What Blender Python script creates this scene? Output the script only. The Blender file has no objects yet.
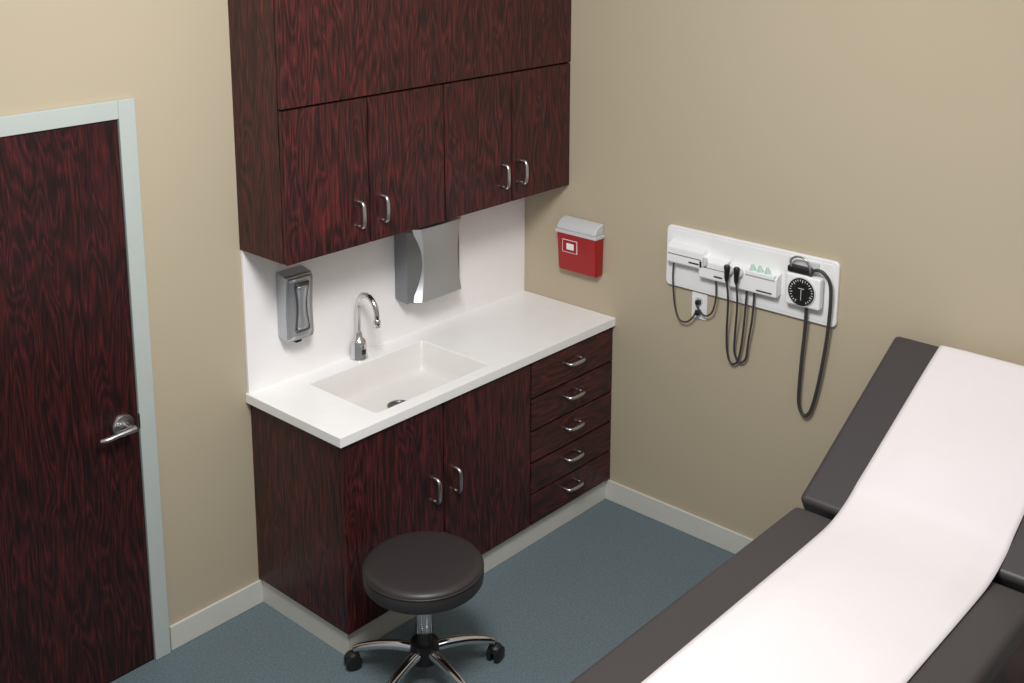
import bpy, bmesh, math, random
from mathutils import Matrix, Vector
import mathutils
random.seed(4)
S=bpy.context.scene
S.view_settings.view_transform='Standard'
S.view_settings.look='None'
COL=bpy.context.collection

def lin(c):
    return tuple(((v/255)/12.92 if v/255<=0.04045 else ((v/255+0.055)/1.055)**2.4) for v in c)+(1,)

# ---------------------------------------------------------------- materials
def mat(name,rgb,rough=0.5,metal=0.0,spec=0.5,noise=None,bump=None,coat=0.0):
    m=bpy.data.materials.new(name);m.use_nodes=True;nt=m.node_tree
    b=nt.nodes['Principled BSDF']
    c=lin(rgb)
    b.inputs['Base Color'].default_value=c
    b.inputs['Roughness'].default_value=rough
    b.inputs['Metallic'].default_value=metal
    b.inputs['Specular IOR Level'].default_value=spec
    b.inputs['Coat Weight'].default_value=coat
    tc=nt.nodes.new('ShaderNodeTexCoord')
    if noise is None: noise=(12,0.03)
    n=nt.nodes.new('ShaderNodeTexNoise');n.inputs['Scale'].default_value=noise[0];n.inputs['Detail'].default_value=4
    nt.links.new(tc.outputs['Object'],n.inputs['Vector'])
    mx=nt.nodes.new('ShaderNodeMix');mx.data_type='RGBA'
    k=noise[1]
    mx.inputs[6].default_value=tuple(v*(1-k) for v in c[:3])+(1,)
    mx.inputs[7].default_value=tuple(min(1,v*(1+k)) for v in c[:3])+(1,)
    nt.links.new(n.outputs['Fac'],mx.inputs[0]);nt.links.new(mx.outputs[2],b.inputs['Base Color'])
    if bump:
        n2=nt.nodes.new('ShaderNodeTexNoise');n2.inputs['Scale'].default_value=bump[0];n2.inputs['Detail'].default_value=3
        nt.links.new(tc.outputs['Object'],n2.inputs['Vector'])
        bp=nt.nodes.new('ShaderNodeBump');bp.inputs['Strength'].default_value=bump[1];bp.inputs['Distance'].default_value=bump[2]
        nt.links.new(n2.outputs['Fac'],bp.inputs['Height']);nt.links.new(bp.outputs[0],b.inputs['Normal'])
    return m

def wood(name,axis='Z',gain=1.0):
    m=bpy.data.materials.new(name);m.use_nodes=True;nt=m.node_tree;L=nt.links
    b=nt.nodes['Principled BSDF']
    tc=nt.nodes.new('ShaderNodeTexCoord');oi=nt.nodes.new('ShaderNodeObjectInfo')
    mul=nt.nodes.new('ShaderNodeVectorMath');mul.operation='MULTIPLY'
    comb=nt.nodes.new('ShaderNodeCombineXYZ')
    for i in range(3): L.new(oi.outputs['Random'],comb.inputs[i])
    mul.inputs[1].default_value=(7,5,9);L.new(comb.outputs[0],mul.inputs[0])
    add=nt.nodes.new('ShaderNodeVectorMath');add.operation='ADD'
    L.new(tc.outputs['Object'],add.inputs[0]);L.new(mul.outputs[0],add.inputs[1])
    def mp(s):
        q=nt.nodes.new('ShaderNodeMapping')
        q.inputs['Scale'].default_value=(1,1,s) if axis=='Z' else (s,1,1)
        L.new(add.outputs[0],q.inputs['Vector']);return q
    m1=mp(0.035);m2=mp(0.14);m3=mp(0.045)
    fine=nt.nodes.new('ShaderNodeTexNoise');fine.inputs['Scale'].default_value=400;fine.inputs['Detail'].default_value=2
    fine.inputs['Roughness'].default_value=0.6
    L.new(m1.outputs[0],fine.inputs['Vector'])
    med=nt.nodes.new('ShaderNodeTexNoise');med.inputs['Scale'].default_value=140;med.inputs['Detail'].default_value=3;med.inputs['Distortion'].default_value=.15
    L.new(m3.outputs[0],med.inputs['Vector'])
    wv=nt.nodes.new('ShaderNodeTexNoise');wv.inputs['Scale'].default_value=14;wv.inputs['Detail'].default_value=1;wv.inputs['Distortion'].default_value=.6
    L.new(m2.outputs[0],wv.inputs['Vector'])
    def M(op,a,bv):
        q=nt.nodes.new('ShaderNodeMath');q.operation=op
        if isinstance(a,float): q.inputs[0].default_value=a
        else: L.new(a,q.inputs[0])
        if isinstance(bv,float): q.inputs[1].default_value=bv
        else: L.new(bv,q.inputs[1])
        return q.outputs[0]
    fig=M('PINGPONG',M('MULTIPLY',wv.outputs['Fac'],11.0),0.5)
    v=M('ADD',M('MULTIPLY',fine.outputs['Fac'],0.48),M('ADD',M('MULTIPLY',med.outputs['Fac'],0.36),M('MULTIPLY',fig,0.30)))
    r=nt.nodes.new('ShaderNodeValToRGB')
    e=r.color_ramp.elements
    e[0].position=0.37;e[0].color=(0.010,0.004,0.0045,1)
    e[1].position=0.68;e[1].color=(0.150*gain,0.020*gain,0.019*gain,1)
    for p,c in ((0.46,(0.028*gain,0.0080*gain,0.0085*gain,1)),(0.55,(0.062*gain,0.0120*gain,0.0125*gain,1))):
        x=e.new(p);x.color=c
    L.new(v,r.inputs[0]);L.new(r.outputs[0],b.inputs['Base Color'])
    b.inputs['Roughness'].default_value=0.36
    b.inputs['Specular IOR Level'].default_value=0.4
    bp=nt.nodes.new('ShaderNodeBump');bp.inputs['Strength'].default_value=0.05;bp.inputs['Distance'].default_value=0.001
    L.new(v,bp.inputs['Height']);L.new(bp.outputs[0],b.inputs['Normal'])
    return m

WOOD=wood('mahogany_laminate',gain=1.08);WOODH=wood('mahogany_laminate_horizontal','X',gain=1.08);WOODD=wood('mahogany_door',gain=0.72)
WALL=mat('beige_wall_paint',(184,171,147),0.85,noise=(3,0.015),bump=(260,0.08,0.001))
FLOOR=mat('blue_grey_carpet_vinyl',(98,113,119),0.8,noise=(120,0.5),bump=(150,0.6,0.005))
TRIM=mat('pale_grey_door_frame_paint',(184,191,187),0.45)
BASE=mat('off_white_baseboard_vinyl',(208,206,198),0.5)
COUNTER=mat('white_solid_surface',(248,247,246),0.25)
BASIN=mat('shaded_off_white_basin',(228,225,221),0.3)  # slightly beige, and darker than the counter to paint in the bowl's shade
SPLASH=mat('white_backsplash',(245,242,242),0.35)
CHROME=mat('chrome',(215,215,218),0.12,1.0)
NICKEL=mat('satin_nickel',(205,203,202),0.28,1.0)
STEEL=mat('brushed_stainless',(190,192,196),0.3,0.7)
STEELD=mat('dark_stainless',(135,138,142),0.35,0.6)
STEELM=mat('mid_stainless',(100,102,106),0.35,0.7)
BLACK=mat('black_plastic',(26,25,26),0.4)
DARK=mat('gap_shade',(8,6,6),0.8)  # near-black colour standing in for shade inside the gaps
VINYL=mat('charcoal_vinyl',(64,60,61),0.45,bump=(420,0.12,0.001),noise=(40,0.06))
SEATV=mat('black_vinyl_seat',(50,46,46),0.42,bump=(420,0.1,0.001))
PAPER=mat('exam_table_paper',(229,223,224),0.75,noise=(4,0.02),bump=(7,0.3,0.015))
WHITE=mat('white_plastic',(240,240,240),0.35)
LGREY=mat('light_grey_plastic',(205,205,206),0.4)
RED=mat('sharps_red_plastic',(160,16,22),0.3)
CORD=mat('dark_rubber_cord',(60,58,60),0.5)
GREEN=mat('green_specula_plastic',(190,215,198),0.3)

# ---------------------------------------------------------------- helpers
def empty(name,loc=(0,0,0)):
    o=bpy.data.objects.new(name,None);o.location=loc;o.empty_display_size=0.05;COL.objects.link(o);return o
def finish(o,parent,m,smooth,bevel,segs):
    COL.objects.link(o)
    if m: o.data.materials.append(m)
    if smooth or bevel:
        for p in o.data.polygons:p.use_smooth=True
    if bevel:
        b=o.modifiers.new('bevel','BEVEL');b.width=bevel;b.segments=segs;b.limit_method='ANGLE';b.angle_limit=math.radians(35)
        w=o.modifiers.new('wn','WEIGHTED_NORMAL');w.keep_sharp=True
    if parent:
        o.parent=parent;o.matrix_parent_inverse=Matrix.Translation(parent.location).inverted()
    return o
def mesh(name,vs,fs,m,parent=None,smooth=False,bevel=0,segs=2,fix=True):
    me=bpy.data.meshes.new(name);me.from_pydata([tuple(v) for v in vs],[],fs)
    if fix:
        bm=bmesh.new();bm.from_mesh(me);bmesh.ops.recalc_face_normals(bm,faces=bm.faces);bm.to_mesh(me);bm.free()
    me.update()
    return finish(bpy.data.objects.new(name,me),parent,m,smooth,bevel,segs)
def box(name,x0,x1,y0,y1,z0,z1,m,parent=None,bevel=0,segs=2,M=None):
    vs=[Vector((x,y,z)) for x in (x0,x1) for y in (y0,y1) for z in (z0,z1)]
    if M: vs=[M@v for v in vs]
    fs=[(0,1,3,2),(4,6,7,5),(0,4,5,1),(2,3,7,6),(0,2,6,4),(1,5,7,3)]
    return mesh(name,vs,fs,m,parent,False,bevel,segs)
def cr(pts,n=8):
    P=[Vector(p) for p in pts];P=[2*P[0]-P[1]]+P+[2*P[-1]-P[-2]];out=[]
    for i in range(1,len(P)-2):
        a,b,c,d=P[i-1:i+3]
        for k in range(n):
            t=k/n
            out.append(0.5*((2*b)+(c-a)*t+(2*a-5*b+4*c-d)*t*t+(3*b-a-3*c+d)*t**3))
    out.append(P[-2]);return out
def tube(name,pts,r,m,parent=None,n=8,seg=14,radii=None,smoothpath=True,flat=1.0,flatdir=None):
    P=cr(pts,n) if smoothpath else [Vector(p) for p in pts]
    N=len(P);vs=[];fs=[]
    T=[(P[min(i+1,N-1)]-P[max(i-1,0)]).normalized() for i in range(N)]
    up=Vector(flatdir) if flatdir else Vector((0,0,1))
    if abs(T[0].dot(up))>0.95: up=Vector((1,0,0))
    nrm=(up-T[0]*up.dot(T[0])).normalized()
    for i in range(N):
        nrm=(nrm-T[i]*nrm.dot(T[i])).normalized();bn=T[i].cross(nrm)
        if radii:
            f=i/(N-1)*(len(radii)-1);k=min(int(f),len(radii)-2);rr=radii[k]+(radii[k+1]-radii[k])*(f-k)
        else: rr=r
        for j in range(seg):
            a=2*math.pi*j/seg
            vs.append(P[i]+nrm*math.cos(a)*rr*flat+bn*math.sin(a)*rr)
    for i in range(N-1):
        for j in range(seg):
            fs.append((i*seg+j,i*seg+(j+1)%seg,(i+1)*seg+(j+1)%seg,(i+1)*seg+j))
    fs.append(tuple(range(seg)));fs.append(tuple((N-1)*seg+j for j in range(seg)))
    return mesh(name,vs,fs,m,parent,True)
def lathe(name,prof,m,parent=None,M=None,seg=56,bevel=0):
    vs=[];fs=[];M=M or Matrix()
    for r,z in prof:
        for j in range(seg):
            a=2*math.pi*j/seg;vs.append(M@Vector((r*math.cos(a),r*math.sin(a),z)))
    n=len(prof)
    for i in range(n-1):
        for j in range(seg):
            fs.append((i*seg+j,i*seg+(j+1)%seg,(i+1)*seg+(j+1)%seg,(i+1)*seg+j))
    fs.append(tuple(range(seg)));fs.append(tuple((n-1)*seg+j for j in range(seg)))
    o=mesh(name,vs,fs,m,parent,True)
    e=o.modifiers.new('es','EDGE_SPLIT');e.split_angle=math.radians(40)
    return o
def rr(x0,x1,y0,y1,r,n=6):
    out=[]
    for cx,cy,a0 in ((x1-r,y1-r,0),(x0+r,y1-r,90),(x0+r,y0+r,180),(x1-r,y0+r,270)):
        for k in range(n+1):
            a=math.radians(a0+90*k/n);out.append((cx+r*math.cos(a),cy+r*math.sin(a)))
    return out
def prism(name,outl,f,d0,d1,m,parent=None,bevel=0,segs=2):
    n=len(outl);vs=[f(a,b,d0) for a,b in outl]+[f(a,b,d1) for a,b in outl]
    fs=[tuple(range(n)),tuple(range(2*n-1,n-1,-1))]+[(i,(i+1)%n,n+(i+1)%n,n+i) for i in range(n)]
    return mesh(name,vs,fs,m,parent,False,bevel,segs)
onB=lambda y,z,d:(-d,y,z)     # on right wall (x=0)
onA=lambda x,z,d:(x,-d,z)     # on back wall (y=0)
TX=lambda x,y,z:Matrix.Translation((x,y,z))
RX=lambda a:Matrix.Rotation(math.radians(a),4,'X')
RY=lambda a:Matrix.Rotation(math.radians(a),4,'Y')
RZ=lambda a:Matrix.Rotation(math.radians(a),4,'Z')

Lc=1.6015;D=0.5649;zk=0.108;B1=1.4796;U=0.2878;B2=2.0454;H=0.9
# ---------------------------------------------------------------- room
box('floor',-5.2,0.1,-5.2,0.1,-0.1,0,FLOOR)
box('wall_back',-5.2,0.1,0,0.1,0,3.3,WALL)
box('wall_right',0,0.1,-5.2,0,0,3.3,WALL)
box('baseboard_back',-1.9965,-Lc+0.03,-0.012,0,0,0.1,BASE,None,0.003)
box('baseboard_right',-0.012,0,-5.2,-D+0.035,0,0.1,BASE,None,0.003)

# ---------------------------------------------------------------- door
dr=empty('door_1',(-2.5,0,0))
xo=-2.003;xi=-2.066;zt=2.112;zi=2.048;xl=-2.965
box('slab',xl+0.003,xi-0.003,-0.008,-0.0005,0.008,zi-0.003,WOODD,dr,0.001)
box('frame_right',xi,xo,-0.018,0,0,zt,TRIM,dr,0.003)
box('frame_left',xl-0.0615,xl,-0.018,0,0,zt,TRIM,dr,0.003)
box('frame_head',xl,xi,-0.018,0,zi,zt,TRIM,dr,0.003)
box('shadow_gap',xl,xi,-0.004,-0.0002,0.0,zi,DARK,dr)
Mh=TX(-2.127,-0.008,0.960)@RX(90)
lathe('rosette',[(0.042,0),(0.042,0.006),(0.038,0.011),(0.018,0.014),(0.015,0.02),(0.015,0.05),(0.012,0.056)],NICKEL,dr,Mh)
tube('lever',[(-2.110,-0.062,0.960),(-2.134,-0.064,0.960),(-2.174,-0.063,0.958),(-2.212,-0.06,0.954),(-2.236,-0.05,0.952)],0.010,NICKEL,dr,radii=[0.015,0.014,0.012,0.011,0.008],flat=0.8)
box('strike_plate',xi-0.001,xi+0.001,-0.0185,-0.010,0.93,0.985,NICKEL,dr)

# ---------------------------------------------------------------- pull handle
def pull(name,c,vert,parent,l=0.048,out=0.030):
    x,y,z=c;pts=[]
    for t,o in ((-1,0),(-1.0,0.55),(-0.86,0.9),(-0.5,1.02),(0,1.05),(0.5,1.02),(0.86,0.9),(1.0,0.55),(1,0)):
        a=t*l
        pts.append((x,y-o*out,z+a) if vert else (x+a,y-o*out,z))
    tube(name,pts,0.0062,NICKEL,parent,n=5,seg=12,radii=[0.0095,0.008,0.0075,0.0085,0.009,0.0085,0.0075,0.008,0.0095])

# ---------------------------------------------------------------- base cabinet
bc=empty('base_cabinet',(-0.8,-0.28,0))
fy=-D+0.012
box('side_panel_left',-Lc+0.012,-Lc+0.03,fy+0.02,-0.002,zk,0.862,WOOD,bc,0.001)
box('side_panel_right',-0.02,-0.002,fy+0.02,-0.002,zk,0.862,WOOD,bc)
box('bottom_panel',-Lc+0.03,-0.02,fy+0.02,-0.002,zk,zk+0.018,WOOD,bc)
box('face_frame_shade',-Lc+0.016,-0.003,fy+0.0195,fy+0.028,zk,0.862,DARK,bc)  # solid sheet behind the fronts, painted dark as the unlit cabinet interior
def front(name,x0,x1,z0,z1,m,par,y=fy,t=0.019):
    return box(name,x0,x1,y,y+t,z0,z1,m,par,0.0025)
front('door_left',-Lc+0.012,-1.090,zk,0.853,WOOD,bc)
front('door_right',-1.083,-0.573,zk,0.853,WOOD,bc)
zs=[0.853,0.690,0.541,0.394,0.248,zk]
for i in range(5):
    front('drawer_%d'%(i+1),-0.566,-0.004,zs[i+1]+(0.007 if i<4 else 0),zs[i],WOODH,bc)
    pull('drawer_pull_%d'%(i+1),(-0.288,fy,(zs[i]+zs[i+1])/2+0.012),False,bc)
pull('door_pull_left',(-1.142,fy,0.512),True,bc)
pull('door_pull_right',(-1.026,fy,0.512),True,bc)
box('toe_kick_front',-Lc+0.022,-0.0,-D+0.03,-D+0.045,0,zk,BASE,bc,0.002)
box('toe_kick_side',-Lc+0.022,-Lc+0.035,-D+0.045,-0.0,0,zk,BASE,bc,0.002)

# ---------------------------------------------------------------- countertop with integral sink
ct=empty('sink_countertop',(-0.8,-0.28,0.9))
sx0,sx1,sy0,sy1=-1.385,-0.78,-0.503,-0.112
top=box('counter_slab',-Lc-0.008,-0.001,-D-0.001,-0.001,0.866,H+0.004,COUNTER,None)
cut=prism('cutter',rr(sx0-0.003,sx1+0.003,sy0-0.003,sy1+0.003,0.013),lambda a,b,d:(a,b,d),0.8,1.0,None)
bo=top.modifiers.new('b','BOOLEAN');bo.object=cut;bo.operation='DIFFERENCE';bo.solver='EXACT'
dg=bpy.context.evaluated_depsgraph_get();dg.update()
me=bpy.data.meshes.new_from_object(top.evaluated_get(dg));top.modifiers.clear();top.data=me
bpy.data.objects.remove(cut)
bv=top.modifiers.new('bevel','BEVEL');bv.width=0.002;bv.segments=2;bv.limit_method='ANGLE';bv.angle_limit=math.radians(60)
top.parent=ct;top.matrix_parent_inverse=Matrix.Translation(ct.location).inverted()
rings=[];cx=(sx0+sx1)/2-0.005;cyy=(sy0+sy1)/2+0.006
for ins,z,r in ((-0.003,0.8995,0.013),(0.0,0.896,0.012),(0.010,0.82,0.016),(0.014,0.789,0.022),(0.022,0.777,0.028),(0.045,0.772,0.04),(0.12,0.768,0.06)):
    rings.append([(a,b,z) for a,b in rr(sx0+ins,sx1-ins,sy0+ins,sy1-ins,r)])
rings.append([(a,b,0.765) for a,b in rr(cx-0.036,cx+0.036,cyy-0.036,cyy+0.036,0.0359)])
n=len(rings[0]);vs=[p for r in rings for p in r];fs=[]
for i in range(len(rings)-1):
    for j in range(n): fs.append((i*n+j,i*n+(j+1)%n,(i+1)*n+(j+1)%n,(i+1)*n+j))
bas=mesh('sink_basin',vs,fs,BASIN,ct,True)
lathe('drain',[(0.046,0.7665),(0.049,0.7705),(0.040,0.771),(0.034,0.762),(0.012,0.760),(0.010,0.764)],STEELM,ct,TX(cx,cyy,0))
lathe('drain_slot',[(0.026,0.7630),(0.026,0.7638)],BLACK,ct,TX(cx,cyy,0))
box('backsplash',-Lc,-0.001,-0.014,-0.0005,H,B1,SPLASH,None,0.001)

# ---------------------------------------------------------------- faucet
fx,fyy=-1.085,-0.056
fa=empty('gooseneck_faucet',(fx,fyy,H))
F=TX(fx,fyy,0);H2=H+0.004
lathe('body',[(0.038,H2),(0.038,H2+0.006),(0.034,H2+0.012),(0.033,H2+0.064),(0.028,H2+0.080),(0.017,H2+0.090),(0.014,H2+0.11),(0.012,H2+0.115)],CHROME,fa,F)
tube('spout',[(fx,fyy,H+0.11),(fx,fyy,H+0.21),(fx,fyy-0.006,H+0.250),(fx,fyy-0.030,H+0.282),(fx,fyy-0.072,H+0.286),(fx,fyy-0.104,H+0.260),(fx,fyy-0.116,H+0.225),(fx,fyy-0.118,H+0.185)],0.0115,CHROME,fa)
lathe('aerator',[(0.0135,H+0.168),(0.0145,H+0.171),(0.0145,H+0.196),(0.012,H+0.200)],CHROME,fa,TX(fx,fyy-0.118,0))
box('sensor_window',fx-0.01,fx+0.01,fyy-0.0345,fyy-0.028,H+0.027,H+0.048,BLACK,fa,0.002)

# ---------------------------------------------------------------- wall cabinet
wc=empty('wall_cabinet',(-0.8,-0.14,2.0))
box('carcass',-Lc-0.002,-0.002,-U+0.021,-0.0005,B1,2.95,WOOD,wc,0.001)
box('reveal_shade',-Lc+0.002,-0.003,-U+0.0195,-U+0.0215,B1+0.002,2.94,DARK,wc)  # thin sheet behind the doors, its colour paints the shade between them
xs=[-Lc,-1.206,-0.803,-0.396,-0.002]
for i in range(4):
    front('door_%d'%(i+1),xs[i]+0.003*(i>0),xs[i+1]-0.003,B1-0.002,B2-0.004,WOOD,wc,-U)
front('fascia_panel',-Lc,-0.002,B2+0.003,2.95,WOOD,wc,-U)
for i,x in enumerate((-1.262,-1.142,-0.452,-0.336)):
    pull('pull_%d'%(i+1),(x,-U,1.601),True,wc)

# ---------------------------------------------------------------- soap dispenser
sd=empty('soap_dispenser',(-1.38,-0.05,1.2))
x0,x1=-1.456,-1.326
def profprism(name,x0,x1,prof,m,par,bevel=0):
    return prism(name,prof,lambda a,b,d:(d,-a,b),x0,x1,m,par,bevel,3)
profprism('housing',x0,x1,[(0.0138,1.095),(0.065,1.080),(0.078,1.095),(0.074,1.20),(0.082,1.325),(0.07,1.347),(0.0138,1.358)],STEEL,sd,0.006)
xm=(x0+x1)/2+0.002
def cover(name,hw,pinch,z0,z1,d0,m):
    vs=[];fs=[];N=16
    for i in range(N+1):
        v=i/N;z=z0+v*(z1-z0);p=math.sin(math.pi*v)
        dep=d0-0.006*p+0.004*v;w=hw-pinch*p
        if i in (0,N): w-=0.006
        for t,k in ((-1,-0.006),(-0.93,0.002),(-0.4,0.005),(0,0.006),(0.4,0.005),(0.93,0.002),(1,-0.006)):
            vs.append((xm+w*t,-(dep+k),z))
    for i in range(N):
        for j in range(6): fs.append((i*7+j,i*7+j+1,(i+1)*7+j+1,(i+1)*7+j))
    fs.append(tuple(range(7)));fs.append(tuple(N*7+j for j in range(7)))
    mesh(name,vs,fs,m,sd,True)
cover('front_cover',0.058,0.006,1.088,1.340,0.083,STEEL)
cover('front_inset',0.040,0.012,1.118,1.318,0.0865,STEELM)
cover('push_plate',0.031,0.012,1.128,1.306,0.0885,STEEL)
box('nozzle',xm-0.014,xm+0.014,-0.06,-0.035,1.063,1.10,BLACK,sd,0.004)

# ---------------------------------------------------------------- paper towel dispenser
pt=empty('paper_towel_dispenser',(-0.67,-0.05,1.25))
x0,x1=-0.842,-0.525
profprism('housing',x0,x1,[(0.0138,1.085),(0.088,1.075),(0.095,1.09),(0.095,1.38),(0.085,1.405),(0.0138,1.460)],STEELD,pt,0.006)
vs=[];fs=[];N=20;K=12
zl=1.082;zh=0.322
for i in range(N+1):
    v=i/N;z=zl+v*zh;p=math.sin(math.pi*v)
    xl_=x0+0.028+0.045*p;xr=x1-0.002
    dep=0.126-0.026*p
    for j in range(K+1):
        t=j/K;edge=min(t,1-t)*K
        k=-0.024 if edge==0 else 0
        vs.append((xl_+(xr-xl_)*t,-(dep+k+0.006*math.sin(math.pi*t)),z))
for i in range(N):
    for j in range(K): fs.append((i*(K+1)+j,i*(K+1)+j+1,(i+1)*(K+1)+j+1,(i+1)*(K+1)+j))
base=len(vs)
for i in range(N+1):
    v=i/N;z=zl+v*zh;p=math.sin(math.pi*v)
    vs.append((x0+0.028+0.045*p,-0.09,z));vs.append((x1-0.002,-0.09,z))
for i in range(N):
    fs.append((i*(K+1),base+2*i,base+2*(i+1),(i+1)*(K+1)))
    fs.append((i*(K+1)+K,(i+1)*(K+1)+K,base+2*(i+1)+1,base+2*i+1))
fs.append(tuple([base+1,base]+list(range(K+1))))
fs.append(tuple([base+2*N,base+2*N+1]+[N*(K+1)+K-j for j in range(K+1)]))
c=mesh('front_cover',vs,fs,STEEL,pt,True);e=c.modifiers.new('es','EDGE_SPLIT');e.split_angle=math.radians(35)
box('towel_slot',-0.80,-0.57,-0.085,-0.03,1.070,1.078,BLACK,pt)

# ---------------------------------------------------------------- sharps container
sc=empty('sharps_container',(-0.03,-0.38,1.2))
ya,yb=-0.495,-0.262
def taper(name,z0,z1,i0,i1,d0,d1,m,bevel):
    vs=[(-0.002,ya+i0,z0),(-d0,ya+i0,z0),(-d0,yb-i0,z0),(-0.002,yb-i0,z0),(-0.002,ya+i1,z1),(-d1,ya+i1,z1),(-d1,yb-i1,z1),(-0.002,yb-i1,z1)]
    return mesh(name,vs,[(0,1,2,3),(4,7,6,5),(0,4,5,1),(1,5,6,2),(2,6,7,3),(3,7,4,0)],m,sc,False,bevel,3)
taper('red_bin',1.086,1.275,0.006,0.002,0.054,0.064,RED,0.008)
taper('lid_rim',1.266,1.282,-0.003,-0.003,0.070,0.070,LGREY,0.003)
prism('lid_hood',[(0.002,1.282),(0.068,1.282),(0.066,1.298),(0.05,1.318),(0.02,1.33),(0.002,1.332)],lambda a,b,d:(-a,d,b),ya+0.004,yb-0.004,LGREY,sc,0.006,3)
def labelB(name,y0,y1,z0,z1,m,d):
    box(name,-d,-d+0.005,y0,y1,z0,z1,m,sc)
labelB('label_white',-0.385,-0.300,1.178,1.238,WHITE,0.0640)
labelB('label_red',-0.3825,-0.3025,1.1805,1.2355,RED,0.0645)
labelB('label_mark',-0.367,-0.325,1.193,1.222,WHITE,0.0650)

# ---------------------------------------------------------------- diagnostic panel
dp=empty('wall_diagnostic_panel',(-0.03,-1.23,1.27))
prism('backboard',rr(-1.638,-0.842,1.1354,1.4031,0.022),onB,0.0,0.018,WHITE,dp,0.005,3)
prism('backboard_inset',rr(-1.622,-0.858,1.150,1.388,0.014),onB,0.017,0.0195,WHITE,dp,0.001)
def mod(name,y0,y1,z0,z1,d=0.062):
    prism(name,[(0.019,z0+0.006),(d-0.006,z0),(d,z0+0.006),(d,z1-0.012),(d-0.012,z1),(0.019,z1+0.008)],lambda a,b,dd:(-a,dd,b),y0,y1,WHITE,dp,0.004,3)
mod('thermometer_module',-1.052,-0.873,1.252,1.335)
mod('power_module',-1.163,-1.034,1.218,1.306)
mod('specula_module',-1.398,-1.172,1.210,1.300)
box('thermometer_seam',-0.0630,-0.060,-1.045,-0.88,1.293,1.296,CORD,dp)
box('thermometer_label',-0.0632,-0.060,-1.035,-0.985,1.270,1.277,CORD,dp)
box('power_label',-0.0632,-0.060,-1.15,-1.11,1.236,1.243,CORD,dp)
box('specula_label',-0.0632,-0.060,-1.38,-1.31,1.224,1.230,CORD,dp)
box('power_seam',-0.0630,-0.060,-1.158,-1.04,1.268,1.270,CORD,dp)
for i,y in enumerate((-1.285,-1.318,-1.352)):
    lathe('specula_cone_%d'%(i+1),[(0.012,0.0),(0.013,0.012),(0.009,0.022),(0.005,0.034),(0.0,0.034)],GREEN,dp,TX(-0.050,y,1.296)@RY(-8),seg=20)
box('specula_shelf',-0.070,-0.045,-1.392,-1.258,1.285,1.304,WHITE,dp,0.003)
for i,y in enumerate((-1.187,-1.232)):
    lathe('cradle_%d'%(i+1),[(0.018,0),(0.018,0.018),(0.015,0.022)],LGREY,dp,TX(-0.060,y,1.283)@RY(-90),seg=28)
    lathe('instrument_plug_%d'%(i+1),[(0.006,-0.05),(0.010,-0.035),(0.012,0.0),(0.014,0.012),(0.010,0.02)],BLACK,dp,TX(-0.088,y,1.292),seg=20)
lathe('plug_knob',[(0.008,-0.02),(0.011,0.0),(0.008,0.012)],LGREY,dp,TX(-0.07,-1.07,1.30),seg=20)
box('gauge_bracket',-0.03,-0.019,-1.56,-1.43,1.22,1.385,LGREY,dp,0.004)
box('gauge_case',-0.066,-0.03,-1.588,-1.437,1.205,1.335,WHITE,dp,0.010,3)
GC=(-1.5125,1.27)
lathe('gauge_ring',[(0.060,0),(0.060,0.004),(0.055,0.006)],LGREY,dp,TX(-0.066,*GC)@RY(-90))
lathe('gauge_dial',[(0.056,0),(0.056,0.0065)],BLACK,dp,TX(-0.066,*GC)@RY(-90))
for k in range(24):
    M=TX(-0.0728,*GC)@Matrix.Rotation(math.radians(k*300/23+30),4,'X')
    box('tick_%d'%(k+1),-0.0003,0.0003,-0.0011,0.0011,-0.050,-0.043 if k%4 else -0.038,WHITE,dp,M=M)
box('needle',-0.0003,0.0003,-0.0012,0.0012,-0.010,0.034,LGREY,dp,M=TX(-0.0732,*GC)@Matrix.Rotation(math.radians(180),4,'X'))
box('dial_mark',-0.0003,0.0003,-0.012,0.012,0.012,0.015,LGREY,dp,M=TX(-0.0732,*GC))
box('cuff_clip',-0.06,-0.02,-1.54,-1.44,1.336,1.362,BLACK,dp,0.006)
tube('cuff_hook',[(-0.05,-1.46,1.34),(-0.06,-1.455,1.385),(-0.06,-1.485,1.405),(-0.06,-1.525,1.395),(-0.055,-1.54,1.345)],0.004,NICKEL,dp)
cords={'thermometer_cord':([(-0.045,-0.90,1.26),(-0.045,-0.897,1.18),(-0.03,-0.90,1.06),(-0.03,-0.925,0.998),(-0.03,-0.965,0.995),(-0.035,-1.0,1.03),(-0.035,-1.012,1.06)],0.0038),
'instrument_cord_1':([(-0.088,-1.187,1.25),(-0.07,-1.187,1.15),(-0.035,-1.165,1.0),(-0.022,-1.165,0.905),(-0.02,-1.185,0.865),(-0.022,-1.215,0.885),(-0.03,-1.235,0.97),(-0.04,-1.25,1.1),(-0.04,-1.255,1.22)],0.0045),
'instrument_cord_2':([(-0.088,-1.232,1.25),(-0.07,-1.23,1.15),(-0.035,-1.205,1.0),(-0.025,-1.20,0.92),(-0.02,-1.222,0.880),(-0.022,-1.252,0.905),(-0.03,-1.265,0.98),(-0.04,-1.285,1.1),(-0.04,-1.29,1.22)],0.0045),
'power_cord':([(-0.045,-1.11,1.225),(-0.04,-1.11,1.14),(-0.035,-1.09,1.07),(-0.03,-1.05,1.045),(-0.04,-1.015,1.085)],0.0038),
'cuff_hose':([(-0.05,-1.535,1.33),(-0.06,-1.56,1.365),(-0.06,-1.60,1.36),(-0.05,-1.625,1.30),(-0.035,-1.615,1.12),(-0.03,-1.59,0.92),(-0.025,-1.563,0.79),(-0.025,-1.54,0.745),(-0.025,-1.515,0.755),(-0.025,-1.502,0.81),(-0.03,-1.508,0.96),(-0.035,-1.518,1.1),(-0.045,-1.525,1.21)],0.0070)}
for k,(p,r) in cords.items(): tube(k,p,r,CORD,dp,n=10)

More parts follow.
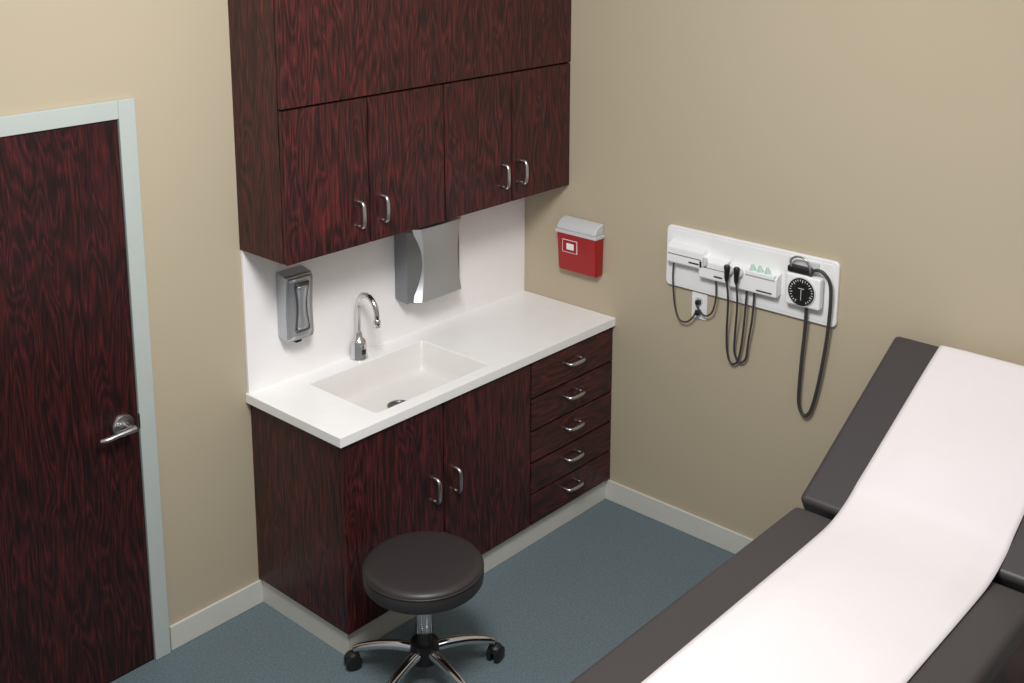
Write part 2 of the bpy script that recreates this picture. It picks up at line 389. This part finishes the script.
ol=empty('power_outlet',(0,-1.0,1.07))
prism('cover_plate',rr(-1.046,-0.971,1.012,1.128,0.006),onB,0,0.006,WHITE,ol,0.002)
for i,z in enumerate((1.095,1.045)):
    prism('receptacle_%d'%(i+1),rr(-1.026,-0.991,z-0.015,z+0.015,0.01),onB,0.005,0.009,LGREY,ol,0.001)
for i,(y,z) in enumerate(((-1.012,1.045),(-1.012,1.092))):
    box('plug_%d'%(i+1),-0.034,-0.009,y-0.009,y+0.009,z-0.010,z+0.010,BLACK,ol,0.004)

# ---------------------------------------------------------------- rolling stool
cxs,cys=-1.468,-0.832
st=empty('rolling_stool',(cxs,cys,0));k_=1.045;MS=TX(cxs,cys,0)
prof=[(0.0,0.478),(0.12,0.478),(0.175,0.476),(0.192,0.472),(0.2,0.465),(0.2035,0.457),(0.2035,0.452),(0.205,0.447),(0.2065,0.429),(0.205,0.408),(0.2,0.400),(0.19,0.396),(0.0,0.395)]
lathe('seat',[(r*k_,z) for r,z in prof],SEATV,st,MS,seg=80)
tube('seat_piping',[(cxs+0.2035*k_*math.cos(a*math.pi/24),cys+0.2035*k_*math.sin(a*math.pi/24),0.4545) for a in range(49)],0.0035,SEATV,st,smoothpath=False,seg=8)
lathe('seat_plate',[(0.08,0.382),(0.09,0.396)],BLACK,st,MS)
lathe('gas_lift',[(0.033,0.384),(0.033,0.20),(0.029,0.195),(0.029,0.12)],CHROME,st,MS)
lathe('hub',[(0.034,0.165),(0.050,0.156),(0.054,0.105),(0.046,0.078),(0.02,0.07)],BLACK,st,MS)
for i in range(5):
    a=math.radians(119+72*i);c,s=math.cos(a),math.sin(a)
    P=lambda r,z:(cxs+r*c,cys+r*s,z)
    tube('leg_%d'%(i+1),[P(0.03,0.122),P(0.09,0.122),P(0.17,0.112),P(0.240,0.092),P(0.270,0.078)],0.012,CHROME,st,radii=[0.021,0.020,0.0175,0.0155,0.013])
    tube('caster_stem_%d'%(i+1),[P(0.270,0.085),P(0.270,0.05)],0.008,BLACK,st,smoothpath=False)
    q=P(0.276,0);W=TX(q[0],q[1],0.030)@RZ(math.degrees(a)+35)@RX(90)
    for w in (-1,1):
        lathe('caster_wheel_%d%s'%(i+1,'ab'[w>0]),[(0.012,w*0.007),(0.027,w*0.007),(0.030,w*0.010),(0.030,w*0.022),(0.025,w*0.025),(0.008,w*0.026)],BLACK,st,W,seg=28)
    lathe('caster_hood_%d'%(i+1),[(0.0,0.068),(0.012,0.066),(0.024,0.057),(0.027,0.044),(0.026,0.038),(0.0,0.038)],BLACK,st,TX(q[0],q[1],0),seg=24)

# ---------------------------------------------------------------- exam table
et=empty('exam_table',(-1.4,-2.3,0))
y0,y1=-2.685,-1.894;zt=0.802;hx=-0.752
Lb=0.792;ang=math.asin((1.198-zt-0.016)/Lb)
box('seat_cushion',-2.45,hx-0.012,y0,y1,zt-0.085,zt,VINYL,et,0.022,5)
MB=TX(hx,0,zt+0.016)@RY(-math.degrees(ang))
box('backrest_cushion',0,Lb,y0,y1,-0.085,0,VINYL,et,0.022,5,M=MB)
box('backrest_board',0.02,Lb-0.05,y0+0.03,y1-0.03,-0.105,-0.083,BLACK,et,0.003,M=MB)
box('seat_board',-2.42,hx-0.03,y0+0.03,y1-0.03,zt-0.11,zt-0.083,BLACK,et,0.003)
box('cabinet_base',-2.25,-0.5,y0+0.05,y1-0.06,0.08,zt-0.11,WOODH,et,0.003)
box('plinth',-2.2,-0.55,y0+0.09,y1-0.1,0,0.08,BLACK,et)
for i in range(3):
    box('drawer_front_%d'%(i+1),-2.22+i*0.57,-1.665+i*0.57,y0+0.034,y0+0.051,0.12,0.66,WOOD,et,0.002)
    tube('drawer_pull_%d'%(i+1),[(-2.05+i*0.57,y0+0.034,0.45),(-2.04+i*0.57,y0+0.008,0.45),(-1.95+i*0.57,y0+0.008,0.45),(-1.94+i*0.57,y0+0.034,0.45)],0.006,NICKEL,et)
box('backrest_strut',-0.32,-0.28,y0+0.2,y1-0.2,0.68,0.92,BLACK,et,0.003)
def bpnt(s,off): v=MB@Vector((s,0,off));return (v.x,v.z)
prof=[bpnt(Lb+0.004,-0.05),bpnt(Lb+0.004,-0.03),bpnt(Lb+0.002,-0.008),bpnt(Lb-0.010,0.005)]
prof+=[bpnt(s,0.006) for s in (0.74,0.68,0.6,0.5,0.4,0.3,0.2,0.13)]
prof+=[(hx+0.075,zt+0.058),(hx+0.025,zt+0.036),(hx-0.03,zt+0.019),(hx-0.09,zt+0.009),(hx-0.16,zt+0.006)]
prof+=[(hx-0.16-0.1*k,zt+0.005) for k in range(1,16)]
pp=cr([(a,0,b) for a,b in prof],4)
Wn=28;vs=[];fs=[]
for i,p in enumerate(pp):
    ybb=-2.046-0.030*max(0,1-i/48)
    yaa=-2.553
    for j in range(Wn+1):
        t=j/Wn;y=yaa+(ybb-yaa)*t
        nz=mathutils.noise.noise(Vector((p.x*3.0,y*4.5,p.z*3)))*0.010+0.009
        edge=min(1,min(t,1-t)*6)
        o=nz*edge*min(1,(i/34)**1.5)
        vs.append((p.x-o*0.3,y,p.z+o))
for i in range(len(pp)-1):
    for j in range(Wn): fs.append((i*(Wn+1)+j,i*(Wn+1)+j+1,(i+1)*(Wn+1)+j+1,(i+1)*(Wn+1)+j))
pap=mesh('paper_sheet',vs,fs,PAPER,et,True)
so=pap.modifiers.new('s','SOLIDIFY');so.thickness=0.0012;so.offset=0

# ---------------------------------------------------------------- lights
def area(name,loc,target,size,power,color=(1,1,1)):
    l=bpy.data.lights.new(name,'AREA');l.shape='SQUARE';l.size=size;l.energy=power;l.color=color
    o=bpy.data.objects.new(name,l);COL.objects.link(o);o.location=loc
    o.rotation_euler=(Vector(target)-Vector(loc)).to_track_quat('-Z','Y').to_euler();return o
area('ceiling_light',(-2.5,-2.0,3.3),(-1.3,-0.9,0.6),0.7,74,(1,0.993,0.985))
area('ceiling_light.001',(-1.7,-3.4,3.25),(-1.0,-2.0,0.8),1.2,10,(1,0.99,0.975))
w=bpy.data.worlds.new('world');S.world=w;w.use_nodes=True;nt=w.node_tree
bg=nt.nodes['Background'];bg.inputs['Strength'].default_value=0.47
tc=nt.nodes.new('ShaderNodeTexCoord');sp=nt.nodes.new('ShaderNodeSeparateXYZ');rp=nt.nodes.new('ShaderNodeValToRGB')
nt.links.new(tc.outputs['Generated'],sp.inputs[0]);nt.links.new(sp.outputs['Z'],rp.inputs[0]);nt.links.new(rp.outputs[0],bg.inputs[0])
rp.color_ramp.elements[0].color=(0.6,0.59,0.57,1);rp.color_ramp.elements[1].color=(1,1,1,1)

# ---------------------------------------------------------------- camera
cam=bpy.data.cameras.new('camera');co=bpy.data.objects.new('camera',cam);COL.objects.link(co)
Rm=Matrix.Rotation(-0.8388,4,'Z')@Matrix.Rotation(math.pi/2-0.2050,4,'X')@Matrix.Rotation(0.0013,4,'Z')
co.matrix_world=Matrix.Translation((-4.0445,-3.5766,2.8038))@Rm
cam.sensor_width=36;cam.sensor_fit='HORIZONTAL';cam.lens=1169.30*36/1024
cam.shift_x=(512-513.93)/1024;cam.shift_y=(132.72-341.5)/1024
cam.clip_start=0.05
S.camera=co
